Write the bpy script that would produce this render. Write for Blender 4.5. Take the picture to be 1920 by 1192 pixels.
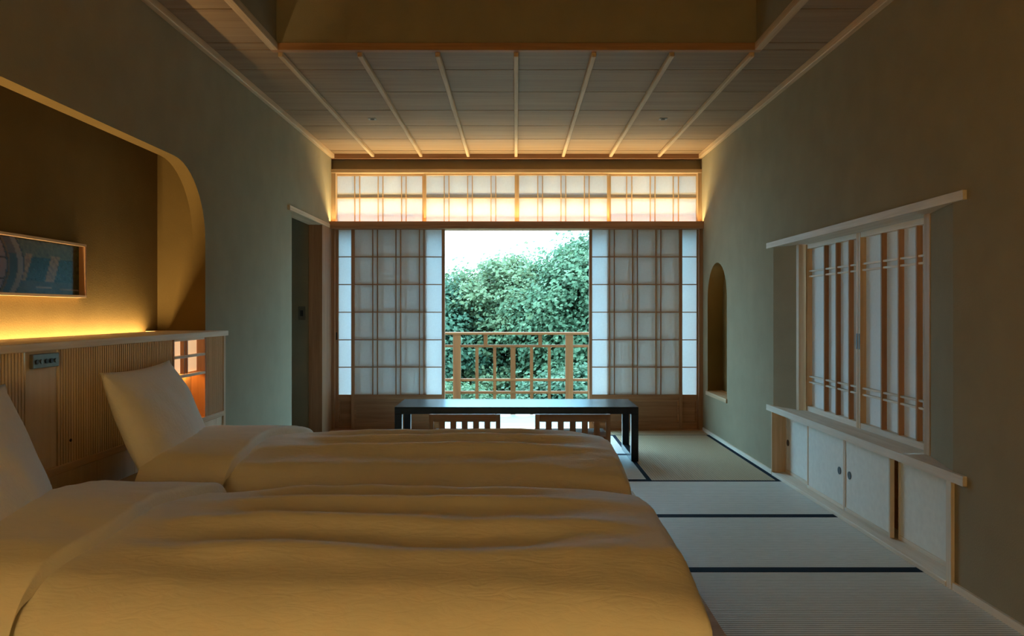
import bpy, bmesh, math, random
import numpy as np
from mathutils import Vector, Matrix, noise
from mathutils.geometry import tessellate_polygon

random.seed(7)
rng = np.random.default_rng(7)
for o in list(bpy.data.objects):
    bpy.data.objects.remove(o)
scene = bpy.context.scene
COL = scene.collection

# ------------------------------------------------------------------ camera
F, CX, CY, CAMH = 1464.0, 967.0, 584.0, 1.105      # px focal length, vanishing point, eye height
cam_d = bpy.data.cameras.new('camera')
cam = bpy.data.objects.new('camera', cam_d)
COL.objects.link(cam)
cam.location = (0, 0, CAMH)
cam.rotation_euler = (math.pi / 2, 0, 0)
cam_d.sensor_width = 36.0
cam_d.lens = 36.0 * F / 1920.0
cam_d.shift_x = -(CX - 960.0) / 1920.0
cam_d.shift_y = -(596.0 - CY) / 1920.0
cam_d.clip_start = 0.02
scene.camera = cam

# ------------------------------------------------------------------ world, sky and exposure
SKY_COL, SKY_STR = (0.26, 0.57, 0.80), 15.0           # zenith radiance; CIE overcast sky: L = Lz (1 + 2 sin e) / 3
world = bpy.data.worlds.new('overcast_sky')
scene.world = world
world.use_nodes = True
wn = world.node_tree.nodes
wn['Background'].inputs[0].default_value = (*SKY_COL, 1)
_tc = wn.new('ShaderNodeTexCoord'); _sx = wn.new('ShaderNodeSeparateXYZ')
_mx = wn.new('ShaderNodeMath'); _mx.operation = 'MAXIMUM'; _mx.inputs[1].default_value = 0.0
_ma = wn.new('ShaderNodeMath'); _ma.operation = 'MULTIPLY_ADD'
_ma.inputs[1].default_value = SKY_STR * 2 / 3; _ma.inputs[2].default_value = SKY_STR / 3
for _a, _b in ((_tc.outputs['Generated'], _sx.inputs[0]), (_sx.outputs['Z'], _mx.inputs[0]), (_mx.outputs[0], _ma.inputs[0]), (_ma.outputs[0], wn['Background'].inputs[1])):
    world.node_tree.links.new(_a, _b)

def area(name, loc, rot, sx, sy, power, col, spread=180):
    l = bpy.data.lights.new(name, 'AREA')
    l.shape = 'RECTANGLE'
    l.size, l.size_y = sx, sy
    l.energy = power
    l.color = col
    l.spread = math.radians(spread)
    o = bpy.data.objects.new(name, l)
    COL.objects.link(o)
    o.location = loc
    o.rotation_euler = rot
    return o

SUN_STR = 3.5
sun_d = bpy.data.lights.new('hazy_sun', 'SUN')
sun_d.energy = SUN_STR
sun_d.color = (0.95, 1.0, 0.93)
sun_d.angle = math.radians(25)
sun = bpy.data.objects.new('hazy_sun', sun_d)
COL.objects.link(sun)
sun.rotation_euler = (math.radians(-27), 0, math.radians(12))

for nm, loc, rot, sx, sy in (('opening_portal', (0.0, 7.44, 1.2), (math.radians(-90), 0, 0), 3.5, 2.6),
                             ('side_window_portal', (1.96, 4.27, 1.0), (0, math.radians(90), 0), 1.1, 1.6)):
    p = area(nm, loc, rot, sx, sy, 1, (1, 1, 1))
    p.data.cycles.is_portal = True

WARM = (1.0, 0.73, 0.33)
scene.view_settings.view_transform = 'Standard'
scene.view_settings.look = 'None'
scene.view_settings.gamma = 1
scene.view_settings.use_curve_mapping = False
scene.view_settings.exposure = 1.05
scene.cycles.use_denoising = True
scene.cycles.max_bounces = 10
scene.cycles.diffuse_bounces = 7
scene.cycles.transmission_bounces = 8
scene.cycles.sample_clamp_indirect = 6

# ------------------------------------------------------------------ helpers
def PX(px, Y): return (px - CX) * Y / F
def PZ(py, Y): return CAMH + (CY - py) * Y / F
def YR(px, X): return X * F / (px - CX)          # depth where a side plane at X shows at column px

W = {}                                            # world position of every object

def put(o, parent, loc):
    COL.objects.link(o)
    loc = Vector(loc)
    W[o.name] = loc
    if parent is not None:
        o.parent = parent
        o.location = loc - W[parent.name]
    else:
        o.location = loc
    return o

def tag(o, label=None, cat=None, group=None, kind=None):
    if label: o['label'] = label
    if cat: o['category'] = cat
    if group: o['group'] = group
    if kind: o['kind'] = kind
    return o

def thing(name, loc, label=None, cat=None, group=None, kind=None, parent=None):
    o = bpy.data.objects.new(name, None)
    o.empty_display_size = 0.1
    put(o, parent, loc)
    return tag(o, label, cat, group, kind)

def mesh(name, verts, faces, mat, parent=None, smooth=False, origin=None):
    """world-space verts -> one mesh object whose origin lies at its own base centre"""
    v = [Vector(p) for p in verts]
    if origin is None:
        xs, ys, zs = zip(*[(p.x, p.y, p.z) for p in v])
        origin = Vector(((min(xs) + max(xs)) / 2, (min(ys) + max(ys)) / 2, min(zs)))
    origin = Vector(origin)
    me = bpy.data.meshes.new(name)
    me.from_pydata([p - origin for p in v], [], faces)
    me.materials.append(mat)
    if smooth:
        me.polygons.foreach_set('use_smooth', [True] * len(me.polygons))
    me.update()
    return put(bpy.data.objects.new(name, me), parent, origin)

BOXES = {}
def box(name, x, y, z, mat, parent=None, bev=0.0):
    """axis aligned box given by three ranges; alike boxes share one mesh"""
    x, y, z = sorted(x), sorted(y), sorted(z)
    d = (x[1] - x[0], y[1] - y[0], z[1] - z[0])
    key = (round(d[0], 4), round(d[1], 4), round(d[2], 4), mat.name, bev)
    me = BOXES.get(key)
    if me is None:
        bm = bmesh.new()
        bmesh.ops.create_cube(bm, size=1)
        bmesh.ops.scale(bm, vec=d, verts=bm.verts)
        bmesh.ops.translate(bm, vec=(0, 0, d[2] / 2), verts=bm.verts)
        if bev > 0:
            bmesh.ops.bevel(bm, geom=list(bm.edges), offset=min(bev, min(d) * 0.3), segments=1, affect='EDGES')
        me = bpy.data.meshes.new(name)
        bm.to_mesh(me)
        bm.free()
        me.materials.append(mat)
        BOXES[key] = me
    return put(bpy.data.objects.new(name, me), parent, ((x[0] + x[1]) / 2, (y[0] + y[1]) / 2, z[0]))

def prism(name, pts, axis, a, b, mat, parent=None):
    """2D outline extruded along an axis ('x': pts are (y,z); 'y': (x,z); 'z': (x,y))"""
    def P(p, t):
        return {'x': (t, p[0], p[1]), 'y': (p[0], t, p[1]), 'z': (p[0], p[1], t)}[axis]
    n = len(pts)
    v = [P(p, a) for p in pts] + [P(p, b) for p in pts]
    f = [tuple(range(n)), tuple(range(2 * n - 1, n - 1, -1))]
    f += [(i, i + n, (i + 1) % n + n, (i + 1) % n) for i in range(n)]
    o = mesh(name, v, f, mat, parent)
    bm = bmesh.new(); bm.from_mesh(o.data); bmesh.ops.recalc_face_normals(bm, faces=bm.faces); bm.to_mesh(o.data); bm.free()
    return o

def disc(name, c, axis, r, depth, mat, parent=None, n=24):
    """short cylinder from c along +axis"""
    v, f = [], []
    ax = {'x': 0, 'y': 1, 'z': 2}[axis]
    for k in (0, 1):
        for i in range(n):
            a = 2 * math.pi * i / n
            p = [0, 0, 0]
            p[ax] = c[ax] + k * depth
            p[(ax + 1) % 3] = c[(ax + 1) % 3] + r * math.cos(a)
            p[(ax + 2) % 3] = c[(ax + 2) % 3] + r * math.sin(a)
            v.append(p)
    f = [tuple(range(n - 1, -1, -1)), tuple(range(n, 2 * n))] + [(i, (i + 1) % n, (i + 1) % n + n, i + n) for i in range(n)]
    return mesh(name, v, f, mat, parent)

def sheet(name, loops, to3d, mat, parent=None):
    """flat wall face with holes; loops[0] is the outline, the rest are holes, all 2D"""
    pts = [Vector((p[0], p[1], 0)) for lp in loops for p in lp]
    tris = tessellate_polygon([[Vector((p[0], p[1], 0)) for p in lp] for lp in loops])
    return mesh(name, [to3d(p.x, p.y) for p in pts], [tuple(t) for t in tris], mat, parent)

def strip(name, a, b, mat, parent=None, closed=False, smooth=False):
    """band between two polylines of world points"""
    n = len(a)
    m = n if closed else n - 1
    return mesh(name, list(a) + list(b), [(i, (i + 1) % n, (i + 1) % n + n, i + n) for i in range(m)], mat, parent, smooth)

# ------------------------------------------------------------------ materials
def new_mat(name):
    m = bpy.data.materials.new(name)
    m.use_nodes = True
    n, l = m.node_tree.nodes, m.node_tree.links
    return m, n, l, n['Principled BSDF']

def ramp(n, stops):
    r = n.new('ShaderNodeValToRGB')
    e = r.color_ramp.elements
    while len(e) < len(stops): e.new(0.5)
    for el, (p, c) in zip(e, stops):
        el.position = p
        el.color = (*c, 1)
    return r

def wood(name, dark, light, axis='x', rough=0.55, grain=1.0, vary=0.12, spec=0.3):
    m, n, l, b = new_mat(name)
    tc = n.new('ShaderNodeTexCoord')
    oi = n.new('ShaderNodeObjectInfo')
    add = n.new('ShaderNodeVectorMath'); add.operation = 'ADD'
    mul = n.new('ShaderNodeVectorMath'); mul.operation = 'SCALE'; mul.inputs['Scale'].default_value = 13.0
    cmb = n.new('ShaderNodeCombineXYZ')
    for i in range(3): l.new(oi.outputs['Random'], cmb.inputs[i])
    l.new(cmb.outputs[0], mul.inputs[0])
    l.new(tc.outputs['Object'], add.inputs[0]); l.new(mul.outputs[0], add.inputs[1])
    mp = n.new('ShaderNodeMapping')
    s = {'x': (1.2, 26, 26), 'y': (26, 1.2, 26), 'z': (26, 26, 1.2)}[axis]
    mp.inputs['Scale'].default_value = [k * grain for k in s]
    l.new(add.outputs[0], mp.inputs[0])
    nz = n.new('ShaderNodeTexNoise'); nz.inputs['Scale'].default_value = 1.0; nz.inputs['Detail'].default_value = 5
    nz.inputs['Distortion'].default_value = 0.6
    l.new(mp.outputs[0], nz.inputs['Vector'])
    nz2 = n.new('ShaderNodeTexNoise'); nz2.inputs['Scale'].default_value = 4.5; nz2.inputs['Detail'].default_value = 3
    l.new(mp.outputs[0], nz2.inputs['Vector'])
    mx = n.new('ShaderNodeMath'); mx.operation = 'MULTIPLY_ADD'; mx.inputs[1].default_value = 0.35
    l.new(nz2.outputs['Fac'], mx.inputs[0]); l.new(nz.outputs['Fac'], mx.inputs[2])
    r = ramp(n, ((0.45, dark), (0.86, light)))
    l.new(mx.outputs[0], r.inputs['Fac'])
    hsv = n.new('ShaderNodeHueSaturation')
    mr = n.new('ShaderNodeMapRange')
    mr.inputs['To Min'].default_value = 1 - vary; mr.inputs['To Max'].default_value = 1 + vary
    l.new(oi.outputs['Random'], mr.inputs['Value']); l.new(mr.outputs[0], hsv.inputs['Value'])
    l.new(r.outputs['Color'], hsv.inputs['Color']); l.new(hsv.outputs['Color'], b.inputs['Base Color'])
    b.inputs['Roughness'].default_value = rough
    b.inputs['Specular IOR Level'].default_value = spec
    bp = n.new('ShaderNodeBump'); bp.inputs['Strength'].default_value = 0.08; bp.inputs['Distance'].default_value = 0.004
    l.new(mx.outputs[0], bp.inputs['Height']); l.new(bp.outputs['Normal'], b.inputs['Normal'])
    return m

def plain(name, col, rough=0.6, spec=0.4, noise_scale=0, noise_amt=0.1, bump=0.0, metallic=0.0, bump_scale=None):
    m, n, l, b = new_mat(name)
    b.inputs['Roughness'].default_value = rough
    b.inputs['Specular IOR Level'].default_value = spec
    b.inputs['Metallic'].default_value = metallic
    b.inputs['Base Color'].default_value = (*col, 1)
    if noise_scale:
        tc = n.new('ShaderNodeTexCoord')
        nz = n.new('ShaderNodeTexNoise'); nz.inputs['Scale'].default_value = noise_scale; nz.inputs['Detail'].default_value = 4
        l.new(tc.outputs['Object'], nz.inputs['Vector'])
        r = ramp(n, ((0.3, [c * (1 - noise_amt) for c in col]), (0.7, [c * (1 + noise_amt) for c in col])))
        l.new(nz.outputs['Fac'], r.inputs['Fac']); l.new(r.outputs['Color'], b.inputs['Base Color'])
        if bump:
            n2 = n.new('ShaderNodeTexNoise'); n2.inputs['Scale'].default_value = bump_scale or noise_scale; n2.inputs['Detail'].default_value = 6
            l.new(tc.outputs['Object'], n2.inputs['Vector'])
            bp = n.new('ShaderNodeBump'); bp.inputs['Strength'].default_value = bump; bp.inputs['Distance'].default_value = 0.004
            l.new(n2.outputs['Fac'], bp.inputs['Height']); l.new(bp.outputs['Normal'], b.inputs['Normal'])
    return m

def paper(name, col, trans, refl=0.35):
    """washi: light passes through diffusely"""
    m, n, l, b = new_mat(name)
    tc = n.new('ShaderNodeTexCoord')
    nz = n.new('ShaderNodeTexNoise'); nz.inputs['Scale'].default_value = 60; nz.inputs['Detail'].default_value = 5
    l.new(tc.outputs['Object'], nz.inputs['Vector'])
    r = ramp(n, ((0.3, [c * 0.95 for c in col]), (0.7, col)))
    l.new(nz.outputs['Fac'], r.inputs['Fac'])
    tr = n.new('ShaderNodeBsdfTranslucent'); df = n.new('ShaderNodeBsdfDiffuse')
    mix = n.new('ShaderNodeMixShader'); mix.inputs[0].default_value = trans
    l.new(r.outputs['Color'], tr.inputs['Color']); l.new(r.outputs['Color'], df.inputs['Color'])
    l.new(df.outputs[0], mix.inputs[1]); l.new(tr.outputs[0], mix.inputs[2])
    l.new(mix.outputs[0], n['Material Output'].inputs['Surface'])
    return m

def tatami(name, a, b_, along):
    """woven rush: fine ribs every 14 mm across the mat; along = axis the ribs run along"""
    m, n, l, b = new_mat(name)
    tc = n.new('ShaderNodeTexCoord')
    wv = n.new('ShaderNodeTexWave'); wv.wave_type = 'BANDS'; wv.bands_direction = 'Y' if along == 'x' else 'X'
    wv.inputs['Scale'].default_value = 1 / 0.017 / 20 * 6.2832; wv.inputs['Distortion'].default_value = 0.3
    wv.inputs['Detail'].default_value = 1; wv.inputs['Detail Scale'].default_value = 40
    l.new(tc.outputs['Object'], wv.inputs['Vector'])
    mp = n.new('ShaderNodeMapping')
    mp.inputs['Scale'].default_value = (14, 300, 1) if along == 'x' else (300, 14, 1)
    l.new(tc.outputs['Object'], mp.inputs[0])
    nz = n.new('ShaderNodeTexNoise'); nz.inputs['Scale'].default_value = 1; nz.inputs['Detail'].default_value = 3
    l.new(mp.outputs[0], nz.inputs['Vector'])
    mx = n.new('ShaderNodeMath'); mx.operation = 'MULTIPLY_ADD'; mx.inputs[1].default_value = 0.8
    l.new(wv.outputs['Fac'], mx.inputs[0]); l.new(nz.outputs['Fac'], mx.inputs[2])
    r = ramp(n, ((0.45, a), (1.0, b_)))
    l.new(mx.outputs[0], r.inputs['Fac']); l.new(r.outputs['Color'], b.inputs['Base Color'])
    b.inputs['Roughness'].default_value = 0.45
    b.inputs['Specular IOR Level'].default_value = 0.7
    bp = n.new('ShaderNodeBump'); bp.inputs['Strength'].default_value = 0.5; bp.inputs['Distance'].default_value = 0.003
    l.new(wv.outputs['Fac'], bp.inputs['Height']); l.new(bp.outputs['Normal'], b.inputs['Normal'])
    return m

def fabric(name, col):
    m, n, l, b = new_mat(name)
    tc = n.new('ShaderNodeTexCoord')
    nz = n.new('ShaderNodeTexNoise'); nz.inputs['Scale'].default_value = 9; nz.inputs['Detail'].default_value = 6
    l.new(tc.outputs['Object'], nz.inputs['Vector'])
    mp = n.new('ShaderNodeMapping'); mp.inputs['Scale'].default_value = (3, 9, 9)
    l.new(tc.outputs['Object'], mp.inputs[0])
    n2 = n.new('ShaderNodeTexNoise'); n2.inputs['Scale'].default_value = 5; n2.inputs['Detail'].default_value = 8; n2.inputs['Distortion'].default_value = 1.2
    l.new(mp.outputs[0], n2.inputs['Vector'])
    r = ramp(n, ((0.3, [c * 0.96 for c in col]), (0.7, col)))
    l.new(nz.outputs['Fac'], r.inputs['Fac']); l.new(r.outputs['Color'], b.inputs['Base Color'])
    b.inputs['Roughness'].default_value = 0.85
    b.inputs['Specular IOR Level'].default_value = 0.15
    b.inputs['Sheen Weight'].default_value = 0.15
    bp = n.new('ShaderNodeBump'); bp.inputs['Strength'].default_value = 0.22; bp.inputs['Distance'].default_value = 0.012
    l.new(n2.outputs['Fac'], bp.inputs['Height']); l.new(bp.outputs['Normal'], b.inputs['Normal'])
    return m

def emit(name, col, s):
    m, n, l, b = new_mat(name)
    b.inputs['Base Color'].default_value = (*col, 1)
    b.inputs['Emission Color'].default_value = (*col, 1)
    b.inputs['Emission Strength'].default_value = s
    return m

M = {}
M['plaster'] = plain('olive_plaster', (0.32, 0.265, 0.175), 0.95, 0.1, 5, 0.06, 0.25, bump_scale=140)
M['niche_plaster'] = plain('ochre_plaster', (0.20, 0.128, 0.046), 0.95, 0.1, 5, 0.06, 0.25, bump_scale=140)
for ax in 'xyz':
    M['hinoki_' + ax] = wood('hinoki_' + ax, (0.46, 0.30, 0.165), (0.66, 0.47, 0.29), ax)
    M['cedar_' + ax] = wood('cedar_' + ax, (0.30, 0.145, 0.07), (0.44, 0.235, 0.12), ax, 0.6)
    M['ash_' + ax] = wood('pale_ash_' + ax, (0.66, 0.55, 0.42), (0.82, 0.72, 0.60), ax)
    M['rail_' + ax] = wood('railing_cedar_' + ax, (0.16, 0.048, 0.010), (0.23, 0.078, 0.018), ax, 0.6)
M['plank'] = wood('ceiling_cedar', (0.27, 0.165, 0.095), (0.35, 0.23, 0.135), 'x', 0.6, 0.7, 0.07)
M['reed'] = wood('reeded_hinoki', (0.66, 0.50, 0.32), (0.76, 0.60, 0.42), 'z', 0.55, 0.7, 0.04)
M['deck'] = wood('weathered_deck', (0.15, 0.155, 0.14), (0.22, 0.225, 0.21), 'x', 0.7)
M['paper'] = paper('shoji_paper', (0.88, 0.88, 0.87), 0.30)
M['side_paper'] = paper('window_paper', (0.84, 0.85, 0.84), 0.05)
M['fusuma'] = plain('fusuma_paper', (0.80, 0.79, 0.73), 0.9, 0.1, 30, 0.04)
M['tatami'] = tatami('tatami_rush', (0.40, 0.405, 0.36), (0.80, 0.81, 0.76), 'x')
M['tatami_long'] = tatami('tatami_rush_lengthwise', (0.34, 0.25, 0.14), (0.52, 0.40, 0.25), 'y')  # tan base colour paints in the weave's view-dependent sheen
M['heri'] = plain('navy_cloth_border', (0.008, 0.016, 0.03), 0.9, 0.1, 200, 0.3)
M['black'] = plain('black_lacquer', (0.004, 0.008, 0.016), 0.26, 0.5)
M['dark_metal'] = plain('black_metal', (0.01, 0.01, 0.012), 0.4, 0.5)
M['steel'] = plain('brushed_steel', (0.22, 0.22, 0.21), 0.35, 0.5, metallic=0.9)
M['plate'] = plain('bronze_grey_plate', (0.16, 0.13, 0.09), 0.5, 0.4)
M['duvet'] = fabric('cream_cotton_duvet', (0.83, 0.77, 0.65))
M['pillow'] = fabric('cream_cotton_pillow', (0.84, 0.79, 0.71))
M['mattress'] = fabric('mattress_ticking', (0.66, 0.60, 0.48))
M['lamp_paper'] = emit('lit_lamp_paper', (1.0, 0.66, 0.36), 0.30)
M['lantern'] = emit('lit_lantern_paper', (1.0, 0.67, 0.23), 9.5)  # glowing paper of the added fill lantern
M['bark'] = plain('grey_bark', (0.16, 0.14, 0.11), 0.9, 0.1, 12, 0.3)
M['soil'] = plain('hill_undergrowth', (0.035, 0.07, 0.045), 0.95, 0.05, 3, 0.5)
M['render_wall'] = plain('outer_render', (0.4, 0.4, 0.36), 0.9, 0.1, 5, 0.1)

XL, XR, YF, YB, ZC = -1.73, 1.745, 7.32, -1.6, 2.58

# ------------------------------------------------------------------ floor and tatami
floor = tag(box('floor', (-3.4, XR + 0.25), (YB, 7.42), (-0.12, -0.03), M['cedar_x']),
            'tatami matted floor of the room', 'floor', kind='structure')
H2 = 0.03
def mat_across(x0, x1, y0, y1):
    t = box('tatami_mat', (x0, x1), (y0, y1), (-0.03, 0), M['tatami'], floor)
    for ya, yb in ((y0, y0 + H2), (y1 - H2, y1)):
        box('cloth_border', (x0, x1), (ya, yb), (-0.001, 0.0012), M['heri'], t)
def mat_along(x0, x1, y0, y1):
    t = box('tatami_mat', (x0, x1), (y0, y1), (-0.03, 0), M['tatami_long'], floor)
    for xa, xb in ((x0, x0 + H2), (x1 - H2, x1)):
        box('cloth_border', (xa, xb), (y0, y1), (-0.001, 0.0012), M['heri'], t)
XTL, XTR = XL, XR - 0.012
rows = [YB, -1.08, -0.19, 0.69, 1.575, 2.46, 3.342, 4.226, 5.111]
for y0, y1 in zip(rows[:-1], rows[1:]):
    mat_across(XTL, 0.0, y0, y1)
    mat_across(0.0, XTR, y0, y1)
for y0, y1 in ((5.111, 6.04), (6.04, 6.985)):
    mat_across(XTL, -0.86, y0, y1)
    mat_across(-0.86, 0.86, y0, y1)
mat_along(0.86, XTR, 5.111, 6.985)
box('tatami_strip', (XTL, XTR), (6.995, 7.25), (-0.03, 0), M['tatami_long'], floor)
box('strip_border', (XTL, XTR), (6.985, 6.995), (-0.03, 0.001), M['heri'], floor)
box('corridor_board', (-3.4, XL), (5.9, 6.95), (-0.03, 0), M['cedar_x'], floor)
tag(box('trim_1', (XL, XR), (7.26, 7.42), (-0.03, 0.004), M['cedar_x'], bev=0.002), 'cedar floor track under the paper sliding doors', 'door track', kind='structure')

# ------------------------------------------------------------------ left wall with niche and corridor doorway
R_N, NY0, NY1, NZ0, NZ1 = 0.40, 0.70, 4.352, 0.90, 1.895
arc = [(NY0, NZ0)]
for i in range(13):
    a = math.pi - (math.pi / 2) * i / 12
    arc.append((NY0 + R_N + R_N * math.cos(a), NZ1 - R_N + R_N * math.sin(a)))
for i in range(13):
    a = math.pi / 2 - (math.pi / 2) * i / 12
    arc.append((NY1 - R_N + R_N * math.cos(a), NZ1 - R_N + R_N * math.sin(a)))
arc.append((NY1, NZ0))
DY0, DY1, DZ1 = 6.03, 6.93, 1.875
outl = [(YB, 0), (DY0, 0), (DY0, DZ1), (7.47, DZ1), (7.47, ZC), (YB, ZC)]
wl = tag(sheet('wall_left', [outl, arc[::-1]], lambda y, z: (XL, y, z), M['plaster']),
         'olive plaster wall with the long rounded bed niche', 'wall', kind='structure')
bev = 0.012
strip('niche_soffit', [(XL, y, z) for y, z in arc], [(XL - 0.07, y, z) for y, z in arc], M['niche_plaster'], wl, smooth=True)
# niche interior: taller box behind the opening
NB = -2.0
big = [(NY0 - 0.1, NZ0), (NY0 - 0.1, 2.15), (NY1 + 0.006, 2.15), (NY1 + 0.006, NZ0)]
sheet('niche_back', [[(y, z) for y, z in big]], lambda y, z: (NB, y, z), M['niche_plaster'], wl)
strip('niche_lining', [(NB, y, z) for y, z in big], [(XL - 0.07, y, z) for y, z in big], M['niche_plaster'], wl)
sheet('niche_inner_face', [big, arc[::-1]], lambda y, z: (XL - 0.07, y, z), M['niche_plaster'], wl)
# doorway and corridor stub
box('doorway_return', (XL - 0.11, XL - 0.0005), (DY0 - 0.10, DY0), (0, DZ1), M['plaster'], wl)
cw = mesh('corridor_wall', [(-3.4, 6.95, 0), (XL, 6.95, 0), (XL, 6.95, 2.2), (-3.4, 6.95, 2.2),
                            (-3.4, 5.93, 0), (-3.4, 5.93, 2.2), (XL - 0.11, 5.93, 0), (XL - 0.11, 5.93, 2.2), (XL, 5.93, 2.2)],
          [(0, 1, 2, 3), (0, 3, 5, 4), (4, 5, 7, 6), (3, 2, 8, 5)], M['plaster'], wl)
mesh('corridor_header', [(XL - 0.001, 6.03, DZ1), (XL - 0.001, 6.95, DZ1), (XL - 0.001, 6.95, 2.2), (XL - 0.001, 6.03, 2.2)], [(0, 1, 2, 3)], M['plaster'], wl)
tag(box('baseboard_corridor', (-3.38, XL - 0.11), (6.935, 6.95), (0, 0.06), M['cedar_x']), 'brown baseboard of the dark side corridor', 'baseboard', kind='structure')
tag(box('trim_2', (XL - 0.11, XL + 0.02), (5.92, 7.19), (1.876, 1.913), M['hinoki_y'], bev=0.002), 'pale wooden header over the corridor doorway', 'lintel', kind='structure')
tag(box('trim_3', (XL - 0.11, XL + 0.012), (6.935, 7.279), (0.0, 1.876), M['cedar_z'], bev=0.002), 'cedar post between the corridor doorway and sliding doors', 'post', kind='structure')
tag(box('baseboard_left', (XL, XL + 0.012), (4.36, 5.93), (0, 0.03), M['ash_y']), 'thin pale skirting of the left wall', 'baseboard', kind='structure')

# ------------------------------------------------------------------ right wall with arched niche and splayed window bay
BY0, BY1, BZ0, BZ1 = 3.115, 5.29, 0.0, 1.56
AY0, AY1, AZ0, AZT = 6.452, 7.10, 0.372, 1.53
ra = (AY1 - AY0) / 2
arch = [(AY0, AZ0)]
for i in range(17):
    a = math.pi - math.pi * i / 16
    arch.append(((AY0 + AY1) / 2 + ra * math.cos(a), AZT - ra * 0.95 + ra * 0.95 * math.sin(a)))
arch.append((AY1, AZ0))
outl = [(YB, 0), (BY0, 0), (BY0, BZ1), (BY1, BZ1), (BY1, 0), (7.47, 0), (7.47, ZC), (YB, ZC)]
wr = tag(sheet('wall_right', [outl, arch[::-1]], lambda y, z: (XR, y, z), M['plaster']),
         'olive plaster wall with the window bay and arched niche', 'wall', kind='structure')
arch_b = [(AY0 - 0.0, AZ0)] + [((AY0 + AY1) / 2 + (y - (AY0 + AY1) / 2) * 1.0 + 0.06, z) for y, z in arch[1:-1]] + [(AY1 + 0.06, AZ0)]
ND = 0.15
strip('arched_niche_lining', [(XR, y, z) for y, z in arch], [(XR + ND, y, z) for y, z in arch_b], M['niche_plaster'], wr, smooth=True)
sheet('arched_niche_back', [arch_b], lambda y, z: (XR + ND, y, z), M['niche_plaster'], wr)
tag(prism('trim_4', [(XR - 0.012, AY0 - 0.012), (XR - 0.012, AY1 + 0.03), (XR + ND, AY1 + 0.07), (XR + ND, AY0 - 0.012)], 'z', AZ0 - 0.022, AZ0 + 0.012, M['hinoki_y']),
    'pale wooden ledge of the arched wall niche', 'ledge', kind='structure')
area('arched_niche_led', (XR + 0.075, (AY0 + AY1) / 2 + 0.03, AZT - 0.02), (0, 0, 0), 0.03, 0.10, 0.2, WARM)
XW, WY0, WY1 = 1.84, 3.478, 5.06                 # face of the window frame and its two jambs
mesh('bay_splay', [(XR, BY1, 0.44), (XW, WY1, 0.44), (XW, WY1, BZ1), (XR, BY1, BZ1)], [(0, 1, 2, 3)], M['plaster'], wr)
mesh('bay_splay', [(XR, BY0, 0.44), (XW, WY0, 0.44), (XW, WY0, BZ1), (XR, BY0, BZ1)], [(0, 3, 2, 1)], M['plaster'], wr)
# wall behind the bay closes off everything but the window
mesh('bay_closure', [(1.95, BY0 - 0.2, 0), (1.95, BY1 + 0.2, 0), (1.95, BY1 + 0.2, 0.45), (1.95, BY0 - 0.2, 0.45)], [(0, 1, 2, 3)], M['plaster'], wr)
box('bay_block', (XW + 0.002, 1.97), (WY1 + 0.03, BY1 + 0.25), (0.44, BZ1 + 0.1), M['plaster'], wr)
box('bay_block', (XW + 0.002, 1.97), (BY0 - 0.25, WY0 - 0.03), (0.44, BZ1 + 0.1), M['plaster'], wr)
box('bay_block', (XR + 0.001, 1.97), (BY0 - 0.25, BY1 + 0.25), (BZ1, BZ1 + 0.1), M['plaster'], wr)
tag(prism('trim_5', [(XR - 0.016, 3.02), (XR - 0.016, 5.39), (XR, 5.39), (XR + 0.02, BY1), (1.97, WY1 + 0.03), (1.97, WY0 - 0.03), (XR + 0.02, BY0), (XR, 3.02)], 'z', 1.539, 1.576, M['ash_y']),
    'pale wooden lintel board above the side window', 'lintel', kind='structure')
tag(prism('trim_6', [(XR - 0.016, 3.02), (XR - 0.016, 5.39), (XR, 5.39), (XR + 0.02, BY1), (1.97, WY1 + 0.03), (1.97, WY0 - 0.03), (XR + 0.02, BY0), (XR, 3.02)], 'z', 0.428, 0.467, M['ash_y']),
    'pale wooden sill board between the side window and low cupboard', 'sill', kind='structure')
for a, b_ in ((YB, 3.10), (5.30, 7.25)):
    tag(box('baseboard_right', (XR - 0.012, XR), (a, b_), (0, 0.03), M['ash_y']), 'thin pale skirting of the right wall ' + ('beyond' if a > 0 else 'before') + ' the cupboard', 'baseboard', kind='structure')
tag(mesh('wall_back', [(XL, YB, 0), (XR, YB, 0), (XR, YB, ZC), (XL, YB, ZC)], [(0, 1, 2, 3)], M['plaster']), 'olive plaster wall at the other end of the room', 'wall', kind='structure')

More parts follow.
